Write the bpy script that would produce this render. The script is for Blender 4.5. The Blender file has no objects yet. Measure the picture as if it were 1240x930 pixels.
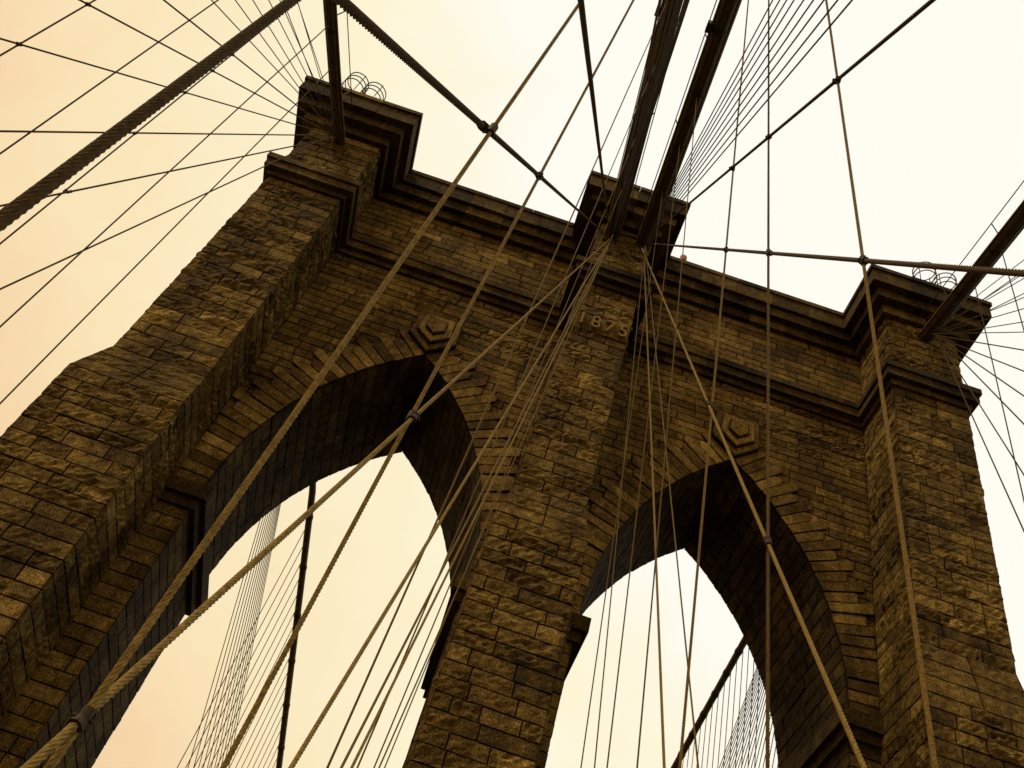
import bpy, bmesh, math, random
import numpy as np
from mathutils import Vector, Matrix, noise
random.seed(11)
S=bpy.context.scene; COL=S.collection
# ------------------------------------------------------------------ helpers
def tag(o,label=None,cat=None,group=None,kind=None):
    if label:o['label']=label
    if cat:o['category']=cat
    if group:o['group']=group
    if kind:o['kind']=kind
    return o
def empty(name,loc=(0,0,0)):
    o=bpy.data.objects.new(name,None);COL.objects.link(o);o.location=loc;return o
class MB:
    def __init__(s): s.v=[];s.f=[];s.t=[]
    def add(s,vs,fs,tone=.5):
        b=len(s.v);s.v.extend(vs);s.f.extend([tuple(b+i for i in f) for f in fs])
        if isinstance(tone,list): s.t.extend(tone)
        else: s.t.extend([tone]*len(vs))
    def box(s,x0,x1,y0,y1,z0,z1,tone=.5):
        s.add([(x0,y0,z0),(x1,y0,z0),(x1,y1,z0),(x0,y1,z0),(x0,y0,z1),(x1,y0,z1),(x1,y1,z1),(x0,y1,z1)],
              [(0,3,2,1),(4,5,6,7),(0,1,5,4),(1,2,6,5),(2,3,7,6),(3,0,4,7)],tone)
    def frustum(s,a,b,z0,z1,tone=.5):
        s.add([(a[0],a[2],z0),(a[1],a[2],z0),(a[1],a[3],z0),(a[0],a[3],z0),(b[0],b[2],z1),(b[1],b[2],z1),(b[1],b[3],z1),(b[0],b[3],z1)],
              [(0,3,2,1),(4,5,6,7),(0,1,5,4),(1,2,6,5),(2,3,7,6),(3,0,4,7)],tone)
    def tube(s,p0,p1,r,n=8,tone=.5,caps=True):
        p0=Vector(p0);p1=Vector(p1);d=(p1-p0).normalized()
        a=d.orthogonal().normalized();b=d.cross(a)
        vs=[];
        for p in (p0,p1):
            for i in range(n):
                t=2*math.pi*i/n;vs.append(tuple(p+a*(r*math.cos(t))+b*(r*math.sin(t))))
        fs=[(i,(i+1)%n,n+(i+1)%n,n+i) for i in range(n)]
        if caps: fs+=[tuple(range(n))[::-1],tuple(range(n,2*n))]
        s.add(vs,fs,tone)
    def block(s,c,N,amp,proud,nx,nz,tone):
        # c: four corners (u0v0,u1v0,u1v1,u0v1); one rock faced stone with sunk, dirty joints
        c=[Vector(q) for q in c];N=Vector(N)
        lu=(c[1]-c[0]).length;lv=(c[3]-c[0]).length
        if lu<.08 or lv<.08:return
        g=.008
        eu=min(.028/lu,.2);ev=min(.028/lv,.2);gu=g/lu;gv=g/lv
        us=[gu,eu]+[eu+(1-2*eu)*(i+1)/(nx+1) for i in range(nx)]+[1-eu,1-gu]
        vs_=[gv,ev]+[ev+(1-2*ev)*(i+1)/(nz+1) for i in range(nz)]+[1-ev,1-gv]
        W=len(us);H=len(vs_);vs=[];tn=[]
        tu=random.uniform(-1,1)*amp*.8;tv=random.uniform(-1,1)*amp*.8
        for j,v in enumerate(vs_):
            for i,u in enumerate(us):
                p=(c[0]*(1-u)+c[1]*u)*(1-v)+(c[3]*(1-u)+c[2]*u)*v
                if i in(0,W-1) or j in(0,H-1): d=-.05;tn.append(tone-1.9)
                else:
                    ed=(i in(1,W-2) or j in(1,H-2))
                    k=.45 if ed else 1.
                    tn.append(tone-(.15 if ed else 0))
                    d=proud+k*(amp*(.2+.9*noise.noise(p*3.2)+1.0*noise.noise(p*7.5))+tu*(u-.5)+tv*(v-.5)+random.uniform(-.28,.28)*amp)
                vs.append(tuple(p+N*d))
        fs=[]
        for j in range(H-1):
            for i in range(W-1):
                a=j*W+i;fs.append((a,a+1,a+W+1,a+W))
        s.add(vs,fs,tn)
    def build(s,name,m,parent=None,smooth=False,loc=None):
        me=bpy.data.meshes.new(name);me.from_pydata(s.v,[],s.f)
        at=me.attributes.new('tone','FLOAT','POINT');at.data.foreach_set('value',s.t)
        me.materials.append(m)
        if smooth: me.polygons.foreach_set('use_smooth',[True]*len(me.polygons))
        me.update()
        o=bpy.data.objects.new(name,me);COL.objects.link(o)
        if parent:o.parent=parent
        return o
# ------------------------------------------------------------------ materials
def newmat(name):
    m=bpy.data.materials.new(name);m.use_nodes=True;nt=m.node_tree
    return m,nt,nt.nodes['Principled BSDF']
def nd(nt,t,**k):
    n=nt.nodes.new(t)
    for a,b in k.items():
        if a in n.inputs.keys(): n.inputs[a].default_value=b
        else:setattr(n,a,b)
    return n
def ramp(nt,src,pts):
    r=nt.nodes.new('ShaderNodeValToRGB');cr=r.color_ramp
    while len(cr.elements)<len(pts):cr.elements.new(.5)
    for e,(p,c) in zip(cr.elements,pts):e.position=p;e.color=(*c,1)
    nt.links.new(src,r.inputs[0]);return r.outputs[0]
def math_(nt,op,a,b):
    n=nt.nodes.new('ShaderNodeMath');n.operation=op
    for i,x in enumerate((a,b)):
        if isinstance(x,(int,float)):n.inputs[i].default_value=x
        else:nt.links.new(x,n.inputs[i])
    return n.outputs[0]
def stone(name,gain=1.0,bump=.5,bias=0.,tw=.17):
    m,nt,P=newmat(name)
    tc=nd(nt,'ShaderNodeTexCoord').outputs['Object']
    def nz(sc,det=6,rough=.6,vec=tc):
        n=nd(nt,'ShaderNodeTexNoise',Scale=sc,Detail=det,Roughness=rough);nt.links.new(vec,n.inputs['Vector']);return n.outputs[0]
    mp=nd(nt,'ShaderNodeMapping');mp.inputs['Scale'].default_value=(1.0,1.0,.22);nt.links.new(tc,mp.inputs[0])
    a=nd(nt,'ShaderNodeAttribute',attribute_name='tone').outputs['Fac']
    big=nz(.33,3,.65);streak=nz(1.1,4,.7,mp.outputs[0]);med=nz(4.2,6,.8);fine=nz(26,3,.8)
    v=math_(nt,'MULTIPLY',a,tw)
    v=math_(nt,'ADD',v,math_(nt,'MULTIPLY',big,.46))
    v=math_(nt,'ADD',v,math_(nt,'MULTIPLY',streak,.38))
    v=math_(nt,'ADD',v,math_(nt,'MULTIPLY',med,.62))
    v=math_(nt,'ADD',v,math_(nt,'MULTIPLY',fine,1.05))
    v=math_(nt,'ADD',v,-.765-tw/2+bias)
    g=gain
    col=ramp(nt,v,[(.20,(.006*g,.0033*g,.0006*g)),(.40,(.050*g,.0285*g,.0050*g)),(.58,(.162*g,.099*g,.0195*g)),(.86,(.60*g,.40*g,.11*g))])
    nt.links.new(col,P.inputs['Base Color']);P.inputs['Roughness'].default_value=.93
    try:P.inputs['Specular IOR Level'].default_value=.12
    except:pass
    b=nd(nt,'ShaderNodeBump',Strength=bump,Distance=.055)
    h=math_(nt,'ADD',math_(nt,'MULTIPLY',med,1.0),math_(nt,'MULTIPLY',fine,.4))
    nt.links.new(h,b.inputs['Height']);nt.links.new(b.outputs[0],P.inputs['Normal'])
    return m
M_rock=stone('rock_faced_granite',.94,1.0,.0)
M_ash=stone('dressed_granite',.88,.45,-.005)
M_ring=stone('ring_granite',.92,.45,.01,.20)
M_trim=stone('trim_granite',.55,.5,-.04)
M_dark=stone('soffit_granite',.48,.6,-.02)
M_core=stone('mortar',.10,.4)
def metal(name,c,rough=.6,bump=0,sc=40,met=0.,spec=.25,lo=.4):
    m,nt,P=newmat(name);tc=nd(nt,'ShaderNodeTexCoord').outputs['Object']
    n=nd(nt,'ShaderNodeTexNoise',Scale=sc,Detail=4);nt.links.new(tc,n.inputs['Vector'])
    col=ramp(nt,n.outputs[0],[(.3,tuple(x*lo for x in c)),(.7,c)])
    nt.links.new(col,P.inputs['Base Color']);P.inputs['Roughness'].default_value=rough;P.inputs['Metallic'].default_value=met
    P.inputs['Specular IOR Level'].default_value=spec
    if bump:
        b=nd(nt,'ShaderNodeBump',Strength=bump,Distance=.02);nt.links.new(n.outputs[0],b.inputs['Height']);nt.links.new(b.outputs[0],P.inputs['Normal'])
    return m
M_date=metal('date_granite',(.24,.155,.042),.9,.2,14,0,.1,.72)
M_rope=metal('wire_rope',(.26,.165,.038),.8,.2,30,0,.15)
M_rope3=metal('thin_wire_rope',(.15,.092,.022),.8,0,30,0,.12)
M_rope2=metal('backlit_wire_rope',(.075,.043,.011),.8,0,40,0,.12)  # darker copy of the rope colour, backlit look against the sky put into it
M_clamp=metal('iron_clamp',(.05,.032,.012),.7,0,40,0,.15)
M_cable=metal('wrapped_cable',(.105,.066,.022),.75,.6,5,0,.2)
M_iron=metal('painted_iron',(.10,.07,.04),.6)
M_red=metal('red_lamp_housing',(.35,.08,.03),.5)
# ------------------------------------------------------------------ tower geometry (metres, eye level = 0)
A=7.275;h=5.14;Zs=23.24;Za=34.41;T=6.34
R=(h*h+(Za-Zs)**2)/(2*h);YB=T+3.0
PX0,PX1=-1.62,1.12      # centre pier
BI,BO=13.65,17.3        # outer piers, inner and outer face
ZB=-42.
tower=empty('stone_tower',(0,0,ZB))
tower_inv=Matrix.Translation((0,0,-ZB))
tag(tower,'huge dark brown granite bridge tower with two pointed arches and a raised date','bridge tower')
def tb(mb,name,m,**k):
    o=mb.build(name,m,tower,**k);o.matrix_parent_inverse=tower_inv;return o
def courses(z0,z1,ch):
    n=max(1,round((z1-z0)/ch));zs=[z0]
    for i in range(n):zs.append(z0+(z1-z0)*(i+1)/n+(random.uniform(-.05,.05)*ch if i<n-1 else 0))
    return zs
def face(mb,org,U,N,iv,z0,z1,ch,lmin,lmax,amps,proud=(0,.02),zs=None,res=(5,3)):
    zs=zs or courses(z0,z1,ch)
    org=Vector(org);U=Vector(U)
    for a,b in zip(zs[:-1],zs[1:]):
        rowtone=random.uniform(-.12,.12);rowamp=random.choice(amps)
        for (u0,u1) in iv(a,b):
            u=u0
            first=True
            while u<u1-.01:
                l=random.uniform(lmin,lmax)*(random.uniform(.4,1) if first else 1);first=False
                e=u+l
                if u1-e<lmin*.5:e=u1
                amp=rowamp if random.random()<.55 else random.choice(amps)
                c=[org+U*u+Vector((0,0,a)),org+U*e+Vector((0,0,a)),org+U*e+Vector((0,0,b)),org+U*u+Vector((0,0,b))]
                nx=max(2,min(10,int((e-u)/.16)))
                mb.block(c,N,amp,random.uniform(*proud),nx,res[1],min(1,max(0,random.gauss(.5,.25)+rowtone)))
                u=e
RK=(.02,.045,.08,.11);SM=(.006,.009,.014,.024)
def pier(x0,x1,xl0,xl1,ZK0=24.0,ZK1=25.8):
    core=MB()
    core.box(x0+.06,x1-.06,-2.94,YB-.06,ZK1,45.5)
    core.frustum((xl0+.05,xl1-.05,-3.22,YB+.2),(x0+.05,x1-.05,-2.95,YB-.05),ZK0,ZK1)
    core.box(xl0+.06,xl1-.06,-3.22,YB+.2,ZB,ZK0)
    for nm,a,b,za,zb,yf in (('shaft_masonry',x0,x1,ZK1,39.7,-3.0),('cap_masonry',x0,x1,41.0,45.4,-3.0),('base_masonry',xl0,xl1,5.0,ZK0,-3.28)):
        mb=MB()
        zs=courses(za,zb,.58)
        face(mb,(0,yf,0),(1,0,0),(0,-1,0),lambda p,q:[(a,b)],za,zb,.6,.9,2.0,RK,zs=zs)
        face(mb,(b,yf,0),(0,1,0),(1,0,0),lambda p,q:[(0,-yf)],za,zb,.6,.7,1.7,RK,zs=zs)
        face(mb,(a,0,0),(0,-1,0),(-1,0,0),lambda p,q:[(0,-yf)],za,zb,.6,.7,1.7,RK,zs=zs)
        if nm=='base_masonry':
            n=max(2,int((x1-x0)/1.3))
            L=lambda a,b,k:a*(1-k)+b*k
            for r_ in range(3):
                k0,k1=r_/3,(r_+1)/3
                for i in range(n):
                    t0,t1=i/n,(i+1)/n
                    def P(t,k):
                        return (L(L(xl0,xl1,t),L(x0,x1,t),k),L(-3.28,-3.0,k),L(ZK0,ZK1,k))
                    mb.block([P(t0,k0),P(t1,k0),P(t1,k1),P(t0,k1)],(0,-1,.1),.05,.01,7,3,random.uniform(.3,.7))
                for sx,xl,xu in ((1,xl1,x1),(-1,xl0,x0)):
                    for i in range(2):
                        def Q(t,k):
                            yy=L(-3.28,-3.0,k);return (L(xl,xu,k),yy*(1-t),L(ZK0,ZK1,k))
                        q=[Q(i/2,k0),Q((i+1)/2,k0),Q((i+1)/2,k1),Q(i/2,k1)]
                        if sx<0:q=[q[1],q[0],q[3],q[2]]
                        mb.block(q,(sx,0,.05),.05,.01,7,3,random.uniform(.3,.7))
        tb(mb,nm,M_rock)
    tb(core,'pier_core',M_core)
pier(-BO,-BI,-17.95,-13.6)
pier(PX0,PX1,-1.98,1.42)
pier(BI,BO,13.6,17.72,22.6,24.9)
def hwid(z,r):
    q=r*r-(z-Zs)**2
    if q<=0:return -1
    return math.sqrt(q)-(R-h)
for sd in (-1,1):
    cx=sd*A
    s0,s1=(-BI,PX0) if sd<0 else (PX1,BI)
    def wall_iv(a,b):
        w=hwid(a,R+.8)
        if w>0:
            out=[]
            if cx-w>s0:out.append((s0,cx-w))
            if cx+w<s1:out.append((cx+w,s1))
            return out
        return [(s0,s1)]
    mb=MB()
    face(mb,(0,0,0),(1,0,0),(0,-1,0),wall_iv,Zs,36.5,.47,1.1,2.4,SM)
    face(mb,(0,0,0),(1,0,0),(0,-1,0),wall_iv,36.5,39.7,.47,1.1,2.4,(.03,.06,.09,.02))
    tb(mb,'spandrel_masonry',M_ash)
    mb=MB();face(mb,(0,0,0),(1,0,0),(0,-1,0),lambda p,q:[(s0,s1)],41.0,45.4,.5,1.1,2.4,(.006,.009,.014));tb(mb,'frieze_masonry',M_ash)
    mb=MB();face(mb,(0,0,0),(1,0,0),(0,-1,0),lambda p,q:[(s0,cx-h)],6,22.2,.56,.9,1.9,SM);tb(mb,'wall_masonry',M_ash)
    mb=MB();face(mb,(0,0,0),(1,0,0),(0,-1,0),lambda p,q:[(cx+h,s1)],6,22.2,.56,.9,1.9,SM);tb(mb,'wall_masonry',M_ash)
# wall core with the two openings
mb=MB();N=28
thm=math.asin((Za-Zs)/R)
def arc(cx,sgn,k,r=R):   # k 0 at spring, 1 at apex ; sgn +1 right half
    th=thm*k
    return (cx+sgn*(h-R)+sgn*r*math.cos(th), Zs+r*math.sin(th))
yf=.06
def strip(mb,x0,z0,x1,z1,ztop):
    mb.add([(x0,yf,z0),(x1,yf,z1),(x1,yf,ztop),(x0,yf,ztop)],[(0,1,2,3)])
    mb.add([(x0,T,z0),(x1,T,z1),(x1,T,ztop),(x0,T,ztop)],[(3,2,1,0)])
for cx in (-A,A):
    pts=[arc(cx,-1,i/N,R+.06) for i in range(N+1)]
    pts=[p for p in pts if p[0]<cx]+[(cx,Za+.07)]
    pr=[(2*cx-p[0],p[1]) for p in pts[::-1]][1:]
    pts=pts+pr
    for p,q in zip(pts[:-1],pts[1:]):
        strip(mb,p[0],p[1],q[0],q[1],46)
        mb.add([(p[0],yf,p[1]),(p[0],T,p[1]),(q[0],T,q[1]),(q[0],yf,q[1])],[(0,1,2,3)])
for x0,x1 in ((-BI-.5,-A-h-.06),(-A+h+.06,A-h-.06),(A+h+.06,BI+.5)):
    mb.box(x0,x1,yf,T,ZB,Zs)
    strip(mb,x0,Zs,x1,Zs,46)
tb(mb,'wall_core',M_core)
# soffits and jambs
for cx in (-A,A):
    mb=MB();NS=22
    for sgn in (-1,1):
        for i in range(NS):
            k0,k1=i/NS,(i+1)/NS
            a=arc(cx,sgn,k0);b=arc(cx,sgn,k1)
            n=Vector((cx+sgn*(h-R)-(a[0]+b[0])/2,0,Zs-(a[1]+b[1])/2)).normalized()
            y=0.0;first=True
            while y<T-.01:
                e=y+random.uniform(.9,1.9)*(.6 if first and i%2 else 1);first=False
                if T-e<.5:e=T
                c=[(a[0],y,a[1]),(a[0],e,a[1]),(b[0],e,b[1]),(b[0],y,b[1])]
                if sgn>0:c=[c[1],c[0],c[3],c[2]]
                mb.block(c,n,.03,random.uniform(-.01,.015),3,2,min(1,max(0,random.gauss(.5,.3))))
                y=e
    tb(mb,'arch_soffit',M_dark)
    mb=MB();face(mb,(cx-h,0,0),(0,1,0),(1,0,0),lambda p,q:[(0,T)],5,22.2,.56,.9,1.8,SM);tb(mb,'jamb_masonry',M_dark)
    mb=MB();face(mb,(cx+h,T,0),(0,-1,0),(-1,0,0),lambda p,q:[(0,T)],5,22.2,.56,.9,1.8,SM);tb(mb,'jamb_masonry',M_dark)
# voussoirs
def inset(poly,d):
    P=[]
    for p in poly:
        if not P or math.hypot(p[0]-P[-1][0],p[1]-P[-1][1])>.03:P.append(p)
    if math.hypot(P[0][0]-P[-1][0],P[0][1]-P[-1][1])<=.03:P.pop()
    n=len(P);ar=sum(P[i][0]*P[(i+1)%n][1]-P[(i+1)%n][0]*P[i][1] for i in range(n));s=1 if ar>0 else -1
    out=[]
    for i in range(n):
        a=Vector(P[i-1]);b=Vector(P[i]);c=Vector(P[(i+1)%n])
        u=(b-a).normalized();v=(c-b).normalized()
        n1=Vector((-u.y,u.x))*s;n2=Vector((-v.y,v.x))*s
        m=(n1+n2);k=max(.35,m.length_squared/2)
        out.append(tuple(b+m*(d/k)))
    return P,out
def prism(mb,poly,y0,y1,ins,tone,gap=.022):
    P,_=inset(poly,0)
    if len(P)<3:return
    r0=inset(P,gap)[1];r1=inset(P,gap+ins)[1]
    n=len(P)
    vs=[(x,y0,z) for x,z in r0]+[(x,y1+ins*.7,z) for x,z in r0]+[(x,y1+random.uniform(-.012,.012),z) for x,z in r1]
    fs=[]
    for k in (0,n):
        for i in range(n):
            j=(i+1)%n;fs.append((k+i,k+j,k+n+j,k+n+i))
    fs.append(tuple(range(2*n,3*n)))
    mb.add(vs,fs,[tone-1.8]*n+[tone-1.1]*n+[tone]*n)
for cx in (-A,A):
    mb=MB();NV=26
    for sgn in (-1,1):
        for i in range(NV):
            k0,k1=i/NV,(i+1)/NV
            l=1.55-.35*k0+(.52 if i%2 else 0)
            I0=arc(cx,sgn,k0,R+.004);I1=arc(cx,sgn,k1,R+.004);E0=arc(cx,sgn,k0,R+l);E1=arc(cx,sgn,k1,R+l)
            if i==NV-1:
                poly=[I0,E0,(E0[0],E0[1]+.2),(cx+sgn*.01,E0[1]+.45),(cx+sgn*.01,I1[1])]
            else:
                poly=[I0,E0,(E0[0],E1[1]),E1,I1]
            poly=[((max(p[0],cx+.01) if sgn>0 else min(p[0],cx-.01)),p[1]) for p in poly]
            # keep inside the bay
            if sgn*cx>0: poly=[(min(p[0],BI-.03) if sgn>0 else max(p[0],-BI+.03),p[1]) for p in poly]
            else: poly=[((min(p[0],PX0-.02) if cx<0 else p[0]) if sgn>0 else (max(p[0],PX1+.02)),p[1]) for p in poly]
            if sgn<0:poly=poly[::-1]
            prism(mb,poly,.07,-random.choice((.09,.11,.13)),.032,min(1,max(0,random.gauss(.5,.25))),.013)
    tb(mb,'arch_ring',M_ring)
    mb=MB()
    sh=[(0,34.42),(1.15,35.45),(1.05,37.2),(-1.05,37.2),(-1.15,35.45)]
    for q,(y0,y1),tn in ((1.,(.07,-.36),.4),(.72,(-.32,-.56),.8),(.42,(-.50,-.72),.6)):
        cz0=36.0
        prism(mb,[(cx+x*q,cz0+(z-cz0)*q) for x,z in sh],y0,y1,.07,tn,.01)
    tb(mb,'keystone',M_ring)
# imposts
for x0,x1 in ((-BI,-A-h+.42),(-A+h-.42,PX0-.02),(PX1+.02,A-h+.42),(A+h-.42,BI)):
    mb=MB()
    mb.box(x0,x1,-.32,T+.3,22.6,Zs,.5)
    t=.2
    xa=x0+(t if x0 in(-A+h-.42,A+h-.42) else 0);xb=x1-(t if x1 in(-A-h+.42,A-h+.42) else 0)
    mb.box(xa,xb,-.16,T+.15,22.15,22.6,.4)
    tb(mb,'impost',M_trim)
# mouldings : stacks of plates following the plan of the tower
def plates(name,levels,m,outer=BO):
    mb=MB()
    for z0,z1,p,pw in levels:
        def seg(x0,x1,y0,y1):
            n=max(1,int((x1-x0)/1.9))
            for i in range(n):
                a=x0+(x1-x0)*i/n+(.010 if i else 0);b=x0+(x1-x0)*(i+1)/n-(.010 if i<n-1 else 0)
                mb.box(a,b,y0+random.uniform(-.02,.02),y1,z0,z1+random.uniform(-.004,.004),random.gauss(.5,.3))
        seg(-outer-p,-BI+p,-3-p,YB+p);seg(BI-p,outer+p,-3-p,YB+p);seg(PX0-p-.1,PX1+p+.1,-3-p,YB+p)
        seg(-BI+p,PX0-p-.1,-pw,T+pw);seg(PX1+p+.1,BI-p,-pw,T+pw)
    return tb(mb,name,m)
plates('string_course',[(39.7,40.1,.16,.16),(40.1,40.62,.42,.40),(40.62,41.0,.52,.50)],M_trim)
plates('cornice',[(45.4,46.05,.32,.28),(46.05,46.75,.80,.60)],M_trim,17.6)
plates('coping',[(46.75,47.75,1.18,.82),(47.75,48.05,1.28,.9)],M_trim,17.6)
# raised date on the centre pier
cu=bpy.data.curves.new('date','FONT');cu.body='1875';cu.size=1.0;cu.extrude=.08;cu.offset=.0;cu.space_character=1.35;cu.align_x='CENTER'
to=bpy.data.objects.new('tmp',cu);COL.objects.link(to);bpy.context.view_layer.update()
me=bpy.data.meshes.new_from_object(to.evaluated_get(bpy.context.evaluated_depsgraph_get()))
bpy.data.objects.remove(to)
xs=[v.co.x for v in me.vertices];wx=max(xs)-min(xs);mxc=(max(xs)+min(xs))/2
me.transform(Matrix.Translation((-.08,-3.19,36.25))@Matrix.Rotation(math.pi/2,4,'X')@Matrix.Diagonal((2.15/wx,1.2,1,1))@Matrix.Translation((-mxc,0,0)))
me.materials.clear();me.materials.append(M_date)
at=me.attributes.new('tone','FLOAT','POINT');at.data.foreach_set('value',[1.0]*len(me.vertices))
o=bpy.data.objects.new('date_numerals',me);COL.objects.link(o);o.parent=tower;o.matrix_parent_inverse=tower_inv
mb=MB()
mb.block([(PX0,-3.07,36.05),(PX1,-3.07,36.05),(PX1,-3.07,37.25),(PX0,-3.07,37.25)],(0,-1,0),.008,.015,12,5,.4)
tb(mb,'date_panel',M_ash)
# ------------------------------------------------------------------ ropes and cables
ORD=['first','second','third','fourth','fifth','sixth','seventh','eighth','ninth','tenth','eleventh','twelfth','thirteenth','fourteenth','fifteenth','sixteenth','seventeenth','eighteenth','nineteenth','twentieth','twenty-first','twenty-second','twenty-third','twenty-fourth','twenty-fifth','twenty-sixth']
def rope(name,label,P0,P1,r,m,twist=True,group=None,cat='rope',lobes=6,am=.17):
    P0=np.array(P0,float);P1=np.array(P1,float);D=P1-P0;L=np.linalg.norm(D);d=D/L
    a=np.cross(d,[0,0,1.]) if abs(d[2])<.95 else np.cross(d,[1.,0,0]);a/=np.linalg.norm(a);b=np.cross(d,a)
    if twist: n=4*lobes;seg=int(L/(r*.9))
    else: n=6;seg=2
    seg=max(2,min(seg,2600))
    k=np.linspace(0,1,seg+1);s=k*L
    th=np.arange(n)*2*np.pi/n
    tw=s*2*np.pi/(r*13) if twist else s*0
    ang=th[None,:]+tw[:,None]
    rr=r*(1+(am*np.cos(lobes*th) if twist else 0*th))[None,:]
    ctr=P0[None,:]+D[None,:]*k[:,None]
    V=ctr[:,None,:]+rr[...,None]*(np.cos(ang)[...,None]*a+np.sin(ang)[...,None]*b)
    V=V.reshape(-1,3)
    i=np.arange(seg)[:,None]*n+np.arange(n)[None,:];j=np.arange(seg)[:,None]*n+((np.arange(n)+1)%n)[None,:]
    F=np.stack([i,j,j+n,i+n],-1).reshape(-1,4)
    me=bpy.data.meshes.new(name);me.from_pydata(V.tolist(),[],F.tolist());me.materials.append(m)
    me.polygons.foreach_set('use_smooth',[True]*len(me.polygons));me.update()
    o=bpy.data.objects.new(name,me);COL.objects.link(o)
    tag(o,label,cat,group);o['_p']=list(P0)+list(P1)
    return o
def closest(p,q):
    p0,p1=Vector(p[:3]),Vector(p[3:]);q0,q1=Vector(q[:3]),Vector(q[3:])
    u=p1-p0;v=q1-q0;w=p0-q0;a=u.dot(u);b=u.dot(v);c=v.dot(v);d=u.dot(w);e=v.dot(w);D=a*c-b*b
    if D<1e-6:return None
    s=(b*e-c*d)/D;t=(a*e-b*d)/D
    if not(0.02<s<.98 and 0.02<t<.98):return None
    return p0+u*s,q0+v*t,u.normalized(),v.normalized()
def clamp(stay,hang,r,lim=.5):
    c=closest(stay['_p'],hang['_p'])
    if not c or (c[0]-c[1]).length>lim:return
    mb=MB()
    P,Q,u,v=c
    mb.tube(P-u*r*2.0,P+u*r*2.0,r*1.0,10);mb.tube(P-u*r*2.3,P-u*r*1.7,r*1.3,8);mb.tube(P+u*r*1.7,P+u*r*2.3,r*1.3,8)
    mb.tube(Q-v*r*1.8,Q+v*r*1.8,r*1.05,10)
    w=u.cross(v).normalized();mb.tube(P-w*r*1.8,P+w*r*1.8,r*.35,6)
    if (P-Q).length>r: mb.tube(P,Q,r*.35,6)
    k=mb.build('clamp',M_clamp,hang)
def ext(P,Q,k): # extend beyond Q by factor k of PQ
    P=Vector(P);Q=Vector(Q);return tuple(Q+(Q-P)*k)
SL=(-1.0,-4.3,42.0)
IL=dict(
 s1=((SL),(-3.27,-27.54,4.36),.1),s2=((SL),(-2.6,-26.5,8.3),.25),s3=((SL),(-3.221,-25.43,1.879),.12),s4=((-1.1,-5.6,39.1),(-2.8,-21.6,3.9),.25),s5=((-1.0,-5.0,40.0),(-2.7,-15.6,7.1),.35))
labs=dict(s1='thick stay rope rising from centre cap to the top edge above the left arch',
 s2='stay rope climbing almost straight up from centre cap left of the paired cables',
 s3='thick golden twisted stay rope from centre cap down to the bottom left corner',
 s4='stay rope from centre cap crossing the left arch down to the bottom edge',
 s5='steepest long stay rope from centre cap passing left of the centre pier foot')
rad=dict(s1=.024,s2=.024,s3=.0185,s4=.020,s5=.021)
stL=[]
for k,(p,q,e) in IL.items():
    stL.append(rope('stay_rope',labs[k],p,ext(p,q,e),rad[k],M_rope2 if k in('s1','s2') else M_rope))
hgL=[rope('suspender_rope','very thick close suspender rope slanting across the upper left corner',ext((-3.304,-27.825,1.858),(-3.304,-27.784,3.715),14),ext((-3.304,-27.784,3.715),(-3.304,-27.825,1.858),1.5),.020,M_rope2,lobes=9,am=.09),
 rope('suspender_rope','long twisted suspender rope from the top edge across left arch to bottom left',ext((-3.226,-25.43,1.657),(-2.85,-25.43,11.39),2.4),ext((-2.85,-25.43,11.39),(-3.226,-25.43,1.657),.4),.017,M_rope),
 rope('suspender_rope','suspender rope running from the top edge down past the left keystone',ext((-3.09,-22.75,3.196),(-2.57,-23.0,19.07),1.0),ext((-2.57,-23.0,19.07),(-3.09,-22.75,3.196),.5),.019,M_rope)]
for n_,a in enumerate(stL):
    for m_,b in enumerate(hgL): clamp(a,b,.026 if m_<2 and n_==2 else .036,.25 if n_==1 else .6)
IR=dict(t1=((.8,-3.7,44.2),(2.1,-24.9,17.8),.5),t2=((1.0,-4.9,41.8),(2.5,-24.7,9.9),.3),t3=((.6,-4.0,42.6),(2.7,-20.3,6.6),.25),t4=((.7,-4.2,42.2),(2.5,-13.0,10.4),.4))
labs=dict(t1='dark stay rope from centre cap up to the top edge at right',
 t2='thick stay rope from centre cap running nearly level to the right edge',
 t3='golden twisted stay rope from centre cap down across the right arch',
 t4='stay rope from centre cap hanging steeply just right of the centre pier')
rad=dict(t1=.036,t2=.036,t3=.030,t4=.026)
stR=[]
for k,(p,q,e) in IR.items():
    stR.append(rope('stay_rope',labs[k],p,ext(p,q,e),rad[k],M_rope if k in('t3','t4') else M_rope2))
hr=[((1.2,-18.8,35.9),(2.6,-17.8,7.9),'upright suspender rope from the top edge down through the right arch'),
    ((1.7,-22.0,26.5),(2.7,-21.7,5.8),'suspender rope passing in front of the right pier from top to bottom'),
    ((1.0,-16.7,41.9),(2.5,-14.0,9.9),'suspender rope crossing the right keystone and the right arch')]
hgR=[rope('suspender_rope',l,ext(q,p,.25),ext(p,q,.5),.025,M_rope3 if i==0 else M_rope) for i,(p,q,l) in enumerate(hr)]
for a in stR:
    for b in hgR: clamp(a,b,.050,1.0)
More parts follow.
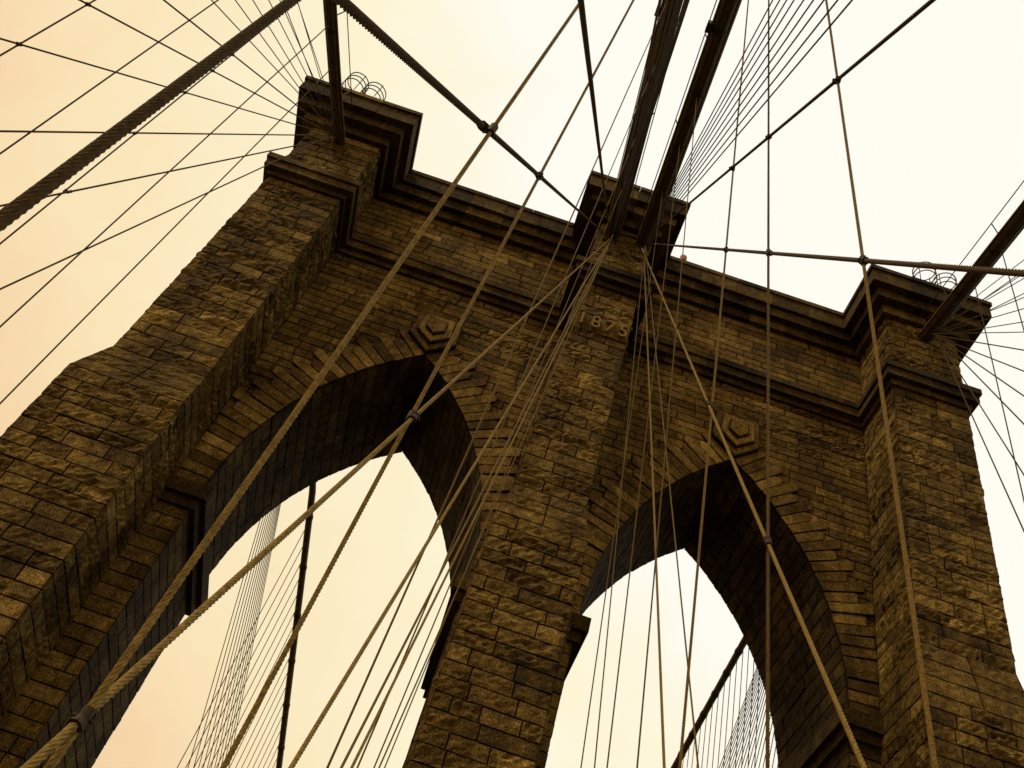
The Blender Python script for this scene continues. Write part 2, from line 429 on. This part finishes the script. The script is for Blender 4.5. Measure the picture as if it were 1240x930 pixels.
# main cables
def cz(s): return 44.7-.335*s+.00068*s*s
def cable(label,x0,dr,r,side='front'):
    t=empty('main_cable',(x0,-3,44.7));tag(t,label,'cable',None)
    inv=Matrix.Translation((-x0,3,-44.7))
    pts=[Vector((x0-dr*s,-3-s,cz(s))) for s in [-1.5+i*1.5 for i in range(30)]]
    mb=MB();n=16
    vs=[]
    for i,p in enumerate(pts):
        d=(pts[min(i+1,len(pts)-1)]-pts[max(i-1,0)]).normalized();a=d.cross(Vector((0,0,1))).normalized();b=d.cross(a)
        for j in range(n):
            th=2*math.pi*j/n;vs.append(tuple(p+a*r*math.cos(th)+b*r*math.sin(th)))
    fs=[(i*n+j,i*n+(j+1)%n,(i+1)*n+(j+1)%n,(i+1)*n+j) for i in range(len(pts)-1) for j in range(n)]
    mb.add(vs,fs);o=mb.build('cable_wrapping',M_cable,t,smooth=True);o.matrix_parent_inverse=inv
    for i in range(3,28,2):
        p=pts[i]+(pts[i+1]-pts[i])*.5;d=(pts[i+1]-pts[i]).normalized()
        mb=MB();mb.tube(p-d*.10,p+d*.10,r*1.06,16);mb.box(p.x-.05,p.x+.05,p.y-.1,p.y+.1,p.z-r*1.45,p.z-r)
        if i in(9,15):mb.box(p.x-r*1.7,p.x-r*.9,p.y-.2,p.y+.2,p.z-.3,p.z+.05)
        o=mb.build('cable_band',M_clamp,t);o.matrix_parent_inverse=inv
    for sx in (-1,1):
        mb=MB()
        for i in range(len(pts)-1):
            off=Vector((sx*(r+.14),0,.95));mb.tube(pts[i]+off,pts[i+1]+off,.024,6,caps=False)
            if i%3==0:mb.tube(pts[i]+Vector((sx*r*.7,0,0)),pts[i]+off,.028,6)
        o=mb.build('hand_rope',M_clamp,t);o.matrix_parent_inverse=inv
        for (ox,oz,rw,mm) in ((r+.03,-.06,.045,M_rope),(r*.45,-r*.93,.03,M_clamp)):
            mb=MB()
            for i in range(len(pts)-1):
                off=Vector((sx*ox,0,oz));mb.tube(pts[i]+off,pts[i+1]+off,rw,6,caps=False)
            o=mb.build('flank_wire',mm,t);o.matrix_parent_inverse=inv
    return t
cable('brown main cable dropping from the left pier cap to the top edge',-15.6,.055,.25)
cable('left one of the two thick main cables above the centre cap',-.92,.07,.32)
cable('right one of the two thick main cables above the centre cap',.72,.035,.32)
cable('thick main cable reaching from the right pier cap to the right edge',15.6,.055,.33)
# fans of stays
def cx_(x0,dr,y): return x0-dr*(-3-y)
for nm,x0,dr in (('left',-15.6,.055),('right',15.6,.055)):
    ys=[-18.4-4.5*i for i in range(14)]
    if nm=='right': ys=[-14.0]+ys
    sts=[]
    for i,y in enumerate(ys):
        xb=x0-dr*(-3-y)
        sts.append(rope('stay_rope','%s stay rope from the bottom in the fan from the %s pier cap'%(ORD[i],nm),(x0+random.uniform(-.25,.25),-4.0,43.3+.05*i),(xb,y+random.uniform(-.3,.3),-6.0),.028 if i<6 else .02,M_rope2,False,'stay ropes fanning from the %s pier cap'%nm))
    hs=[]
    for i,y in enumerate((-7.8,-10.1,-12.4,-14.7,-17.0,-19.3)):
        x=cx_(x0,dr,y)
        hs.append(rope('suspender_rope','%s thin outer suspender rope beside the %s pier, counted outward'%(ORD[i],nm),(x,y,cz(-3-y)),(x,y,-6.5),.024,M_rope2,False,'outer suspender ropes by the %s pier'%nm))
    for a in sts[:6]:
        for b in (hs[2],hs[4]): clamp(a,b,.036,.5)
# thin inner suspenders and stays
for sd,x0,dr,xb,ys in (('left',-.92,.07,-3.2,[-7.0,-10.0,-13.5,-17.5]),('right',.72,.035,3.0,[-7.0,-10.0,-12.6])):
    for i,y in enumerate(ys):
        rope('suspender_rope','%s thin suspender rope out from the tower, %s side of the centre pier'%(ORD[i],sd),(cx_(x0,dr,y),y,cz(-3-y)),(xb,y,-6),.018,M_rope3,False,'thin inner suspender ropes, %s'%sd)
    for i,y in enumerate((-14.5,-22.8,-42,-44.5,-47,-50,-53,-57,-61,-66,-72,-80) if sd=='left' else (-11.,-20.8,-50,-52,-54.5,-57,-60,-64,-68,-73,-80)):
        rope('stay_rope','%s thin inner stay rope by steepness, %s side of the centre cap'%(ORD[i],sd),(x0,-4.1-.03*i,42.6+.12*i),(xb,y,-6),.018 if i<2 else .022,M_rope3 if i<2 else M_rope2,False,'thin inner stay ropes, %s'%sd)
# cables beyond the tower
def back(label,pts,sd):
    t=empty('main_cable',pts[0]);tag(t,label,'cable');inv=Matrix.Translation(-Vector(pts[0]))
    mb=MB()
    P=[Vector(p) for p in pts]
    for a,b in zip(P[:-1],P[1:]):mb.tube(a,b,.21,12,caps=False)
    o=mb.build('cable_wrapping',M_cable,t,smooth=True);o.matrix_parent_inverse=inv
    for i in range(6):
        k=(i+.5)/6;p=P[1].lerp(P[2],k);d=(P[2]-P[1]).normalized();mb=MB();mb.tube(p-d*.12,p+d*.12,.24,12);o=mb.build('cable_band',M_clamp,t);o.matrix_parent_inverse=inv
    def at(y):
        for a,b in zip(P[:-1],P[1:]):
            if a.y<=y<=b.y:return a.lerp(b,(y-a.y)/(b.y-a.y))
    i=0;y=20.5 if sd=='left' else 16.
    while y<P[-1].y and i<(18 if sd=='left' else 26):
        p=at(y)
        rope('suspender_rope','%s thin far suspender rope, counted outward, through the %s arch'%(ORD[i],sd),p,(p.x,p.y,-6.5),.024,M_clamp,False,'far suspender ropes seen through the %s arch'%sd)
        i+=1;y+=1.15 if sd=='left' else .85
    for i in range(12 if sd=='left' else 22):
        y=(50+4.2*i) if sd=='left' else (16+2.4*i)
        q=P[-1]+(P[-1]-P[-2])*((y-P[-1].y)/(P[-1].y-P[-2].y)) if y>P[-1].y else at(y)
        rope('stay_rope','%s far diagonal stay rope, steepest first, through the %s arch'%(ORD[i],sd),(P[0].x*.99,P[0].y+1,43.4),(q.x,y,-6.5),.024,M_clamp,False,'far stay ropes seen through the %s arch'%sd)
back('far dark main cable seen through the left arch behind the tower',[(-15.4,8,44.1),(-13.1,18.4,40.4),(-10.6,39.3,33.5),(-9.4,55,29)],'left')
back('far dark main cable seen low in the right arch behind the tower',[(15.4,8,44.1),(14.85,18.4,40.4),(14.3,28.3,37.1),(13.2,55,29)],'right')
# ------------------------------------------------------------------ ladder cages and lamp on top
def hoops(x,label,rr=.5,n_=3):
    Y0=-3.85
    t=empty('hoop_railing',(x,Y0,48.05));tag(t,label,'railing','hooped ladder railings on the tower caps')
    inv=Matrix.Translation((-x,-Y0,-48.05))
    for c_ in (0,1):
        cx=x+c_*(rr*1.9)
        for k in range(n_):
            mb=MB();n=20
            z=49.0+.42*k-c_*.45
            for i in range(n):
                a=2*math.pi*i/n;b=2*math.pi*(i+1)/n
                mb.tube((cx+rr*math.cos(a),Y0+rr*math.sin(a),z),(cx+rr*math.cos(b),Y0+rr*math.sin(b),z),.030,6)
            o=mb.build('hoop',M_iron,t);o.matrix_parent_inverse=inv
        for k in range(4):
            mb=MB();a=k*math.pi/2+.6;mb.tube((cx+rr*math.cos(a),Y0+rr*math.sin(a),48.05),(cx+rr*math.cos(a),Y0+rr*math.sin(a),49.1+.42*(n_-1)-c_*.45),.026,6)
            o=mb.build('post',M_iron,t);o.matrix_parent_inverse=inv
hoops(-16.6,'thin wire railing with round hoops on the left pier cap',.6)
hoops(15.6,'thin wire railing with round hoops on the right pier cap',.58)
t=empty('beacon_lamp',(3.3,-.6,48.05));tag(t,'small reddish lamp on the parapet just right of the centre cap','lamp')
mb=MB();mb.tube((3.3,-.6,48.05),(3.3,-.6,48.3),.12,10);o=mb.build('base',M_iron,t);o.matrix_parent_inverse=Matrix.Translation((-3.3,.6,-48.05))
mb=MB();mb.tube((3.3,-.6,48.3),(3.3,-.6,48.75),.2,12);mb.tube((3.3,-.6,48.75),(3.3,-.6,48.85),.12,12);o=mb.build('lens',M_red,t);o.matrix_parent_inverse=Matrix.Translation((-3.3,.6,-48.05))
# ------------------------------------------------------------------ deck and river below
M_road=stone('asphalt',.35,.2);M_plank=stone('planks',.8,.2)
for x0,x1 in ((3.4,12.2),(-12.2,-3.4)):
    mb=MB();mb.box(x0,x1,-90,90,-7.6,-7.2);tag(mb.build('road',M_road),kind='structure')
mb=MB()
y=-90
while y<-6: mb.box(-2.5,2.5,y,y+.28,-1.78,-1.7,random.random());y+=.3
tag(mb.build('footpath',M_plank),kind='structure')
mb=MB();mb.add([(-4000,-4000,-42),(4000,-4000,-42),(4000,4000,-42),(-4000,4000,-42)],[(0,1,2,3)])
mw,nt,P=newmat('river_water');P.inputs['Base Color'].default_value=(.06,.042,.018,1);P.inputs['Roughness'].default_value=.3
tc=nd(nt,'ShaderNodeTexCoord').outputs['Object'];n=nd(nt,'ShaderNodeTexNoise',Scale=.4,Detail=6);nt.links.new(tc,n.inputs['Vector']);b=nd(nt,'ShaderNodeBump',Strength=.6,Distance=.5);nt.links.new(n.outputs[0],b.inputs['Height']);nt.links.new(b.outputs[0],P.inputs['Normal'])
tag(mb.build('water',mw),kind='structure')
# ------------------------------------------------------------------ world
W=bpy.data.worlds.new('World');S.world=W;W.use_nodes=True;nt=W.node_tree;bg=nt.nodes['Background']
sky=nd(nt,'ShaderNodeTexSky');sky.sky_type='NISHITA';sky.sun_disc=False;sky.sun_elevation=math.radians(52);sky.sun_rotation=math.radians(215);sky.dust_density=4
tc=nd(nt,'ShaderNodeTexCoord').outputs['Generated']
vm=nd(nt,'ShaderNodeVectorMath');vm.operation='DOT_PRODUCT';vm.inputs[1].default_value=(.85,.3,1.15);nt.links.new(tc,vm.inputs[0])
n=nd(nt,'ShaderNodeTexNoise',Scale=3.4,Detail=8,Roughness=.58,Distortion=.5);nt.links.new(tc,n.inputs['Vector'])
g=math_(nt,'ADD',vm.outputs['Value'],math_(nt,'MULTIPLY',math_(nt,'SUBTRACT',n.outputs[0],.5),.55))
col=ramp(nt,math_(nt,'MULTIPLY',g,.8),[(.30,(.90,.61,.35)),(.52,(.955,.77,.47)),(.74,(.98,.90,.64)),(.94,(1.0,.98,.89))])
bw=nd(nt,'ShaderNodeRGBToBW');nt.links.new(sky.outputs[0],bw.inputs[0])
sm=math_(nt,'MULTIPLY',bw.outputs[0],.003)
mx=nd(nt,'ShaderNodeMix');mx.data_type='RGBA';mx.blend_type='ADD';mx.inputs[0].default_value=1.0
nt.links.new(col,mx.inputs[6]);nt.links.new(sm,mx.inputs[7])
nt.links.new(mx.outputs[2],bg.inputs[0]);bg.inputs[1].default_value=1.0
# ------------------------------------------------------------------ sun
sd=bpy.data.lights.new('sun','SUN');sd.energy=2.2;sd.angle=math.radians(10);sd.color=(1,.86,.56)
so=bpy.data.objects.new('sun',sd);COL.objects.link(so)
dirv=Vector((.72,.42,-1.25)).normalized()
so.rotation_euler=dirv.to_track_quat('-Z','Y').to_euler()
# ------------------------------------------------------------------ camera
cd=bpy.data.cameras.new('camera');co=bpy.data.objects.new('camera',cd);COL.objects.link(co);S.camera=co
Mr=[[0.94653,-0.2281,0.22816],[0.32147,0.72649,-0.60735],[-0.02722,0.64822,0.76097]]
X=Vector(Mr[0]);Y=-Vector(Mr[1]);Z=-Vector(Mr[2])
m4=Matrix(((X.x,Y.x,Z.x,-1.9037),(X.y,Y.y,Z.y,-29.442),(X.z,Y.z,Z.z,0),(0,0,0,1)))
co.matrix_world=m4
cd.sensor_width=36;cd.lens=1219.9/1240*36;cd.clip_start=.05;cd.clip_end=12000
S.view_settings.view_transform='Standard';S.view_settings.look='None';S.view_settings.exposure=0
for o in bpy.data.objects:
    if '_p' in o: del o['_p']
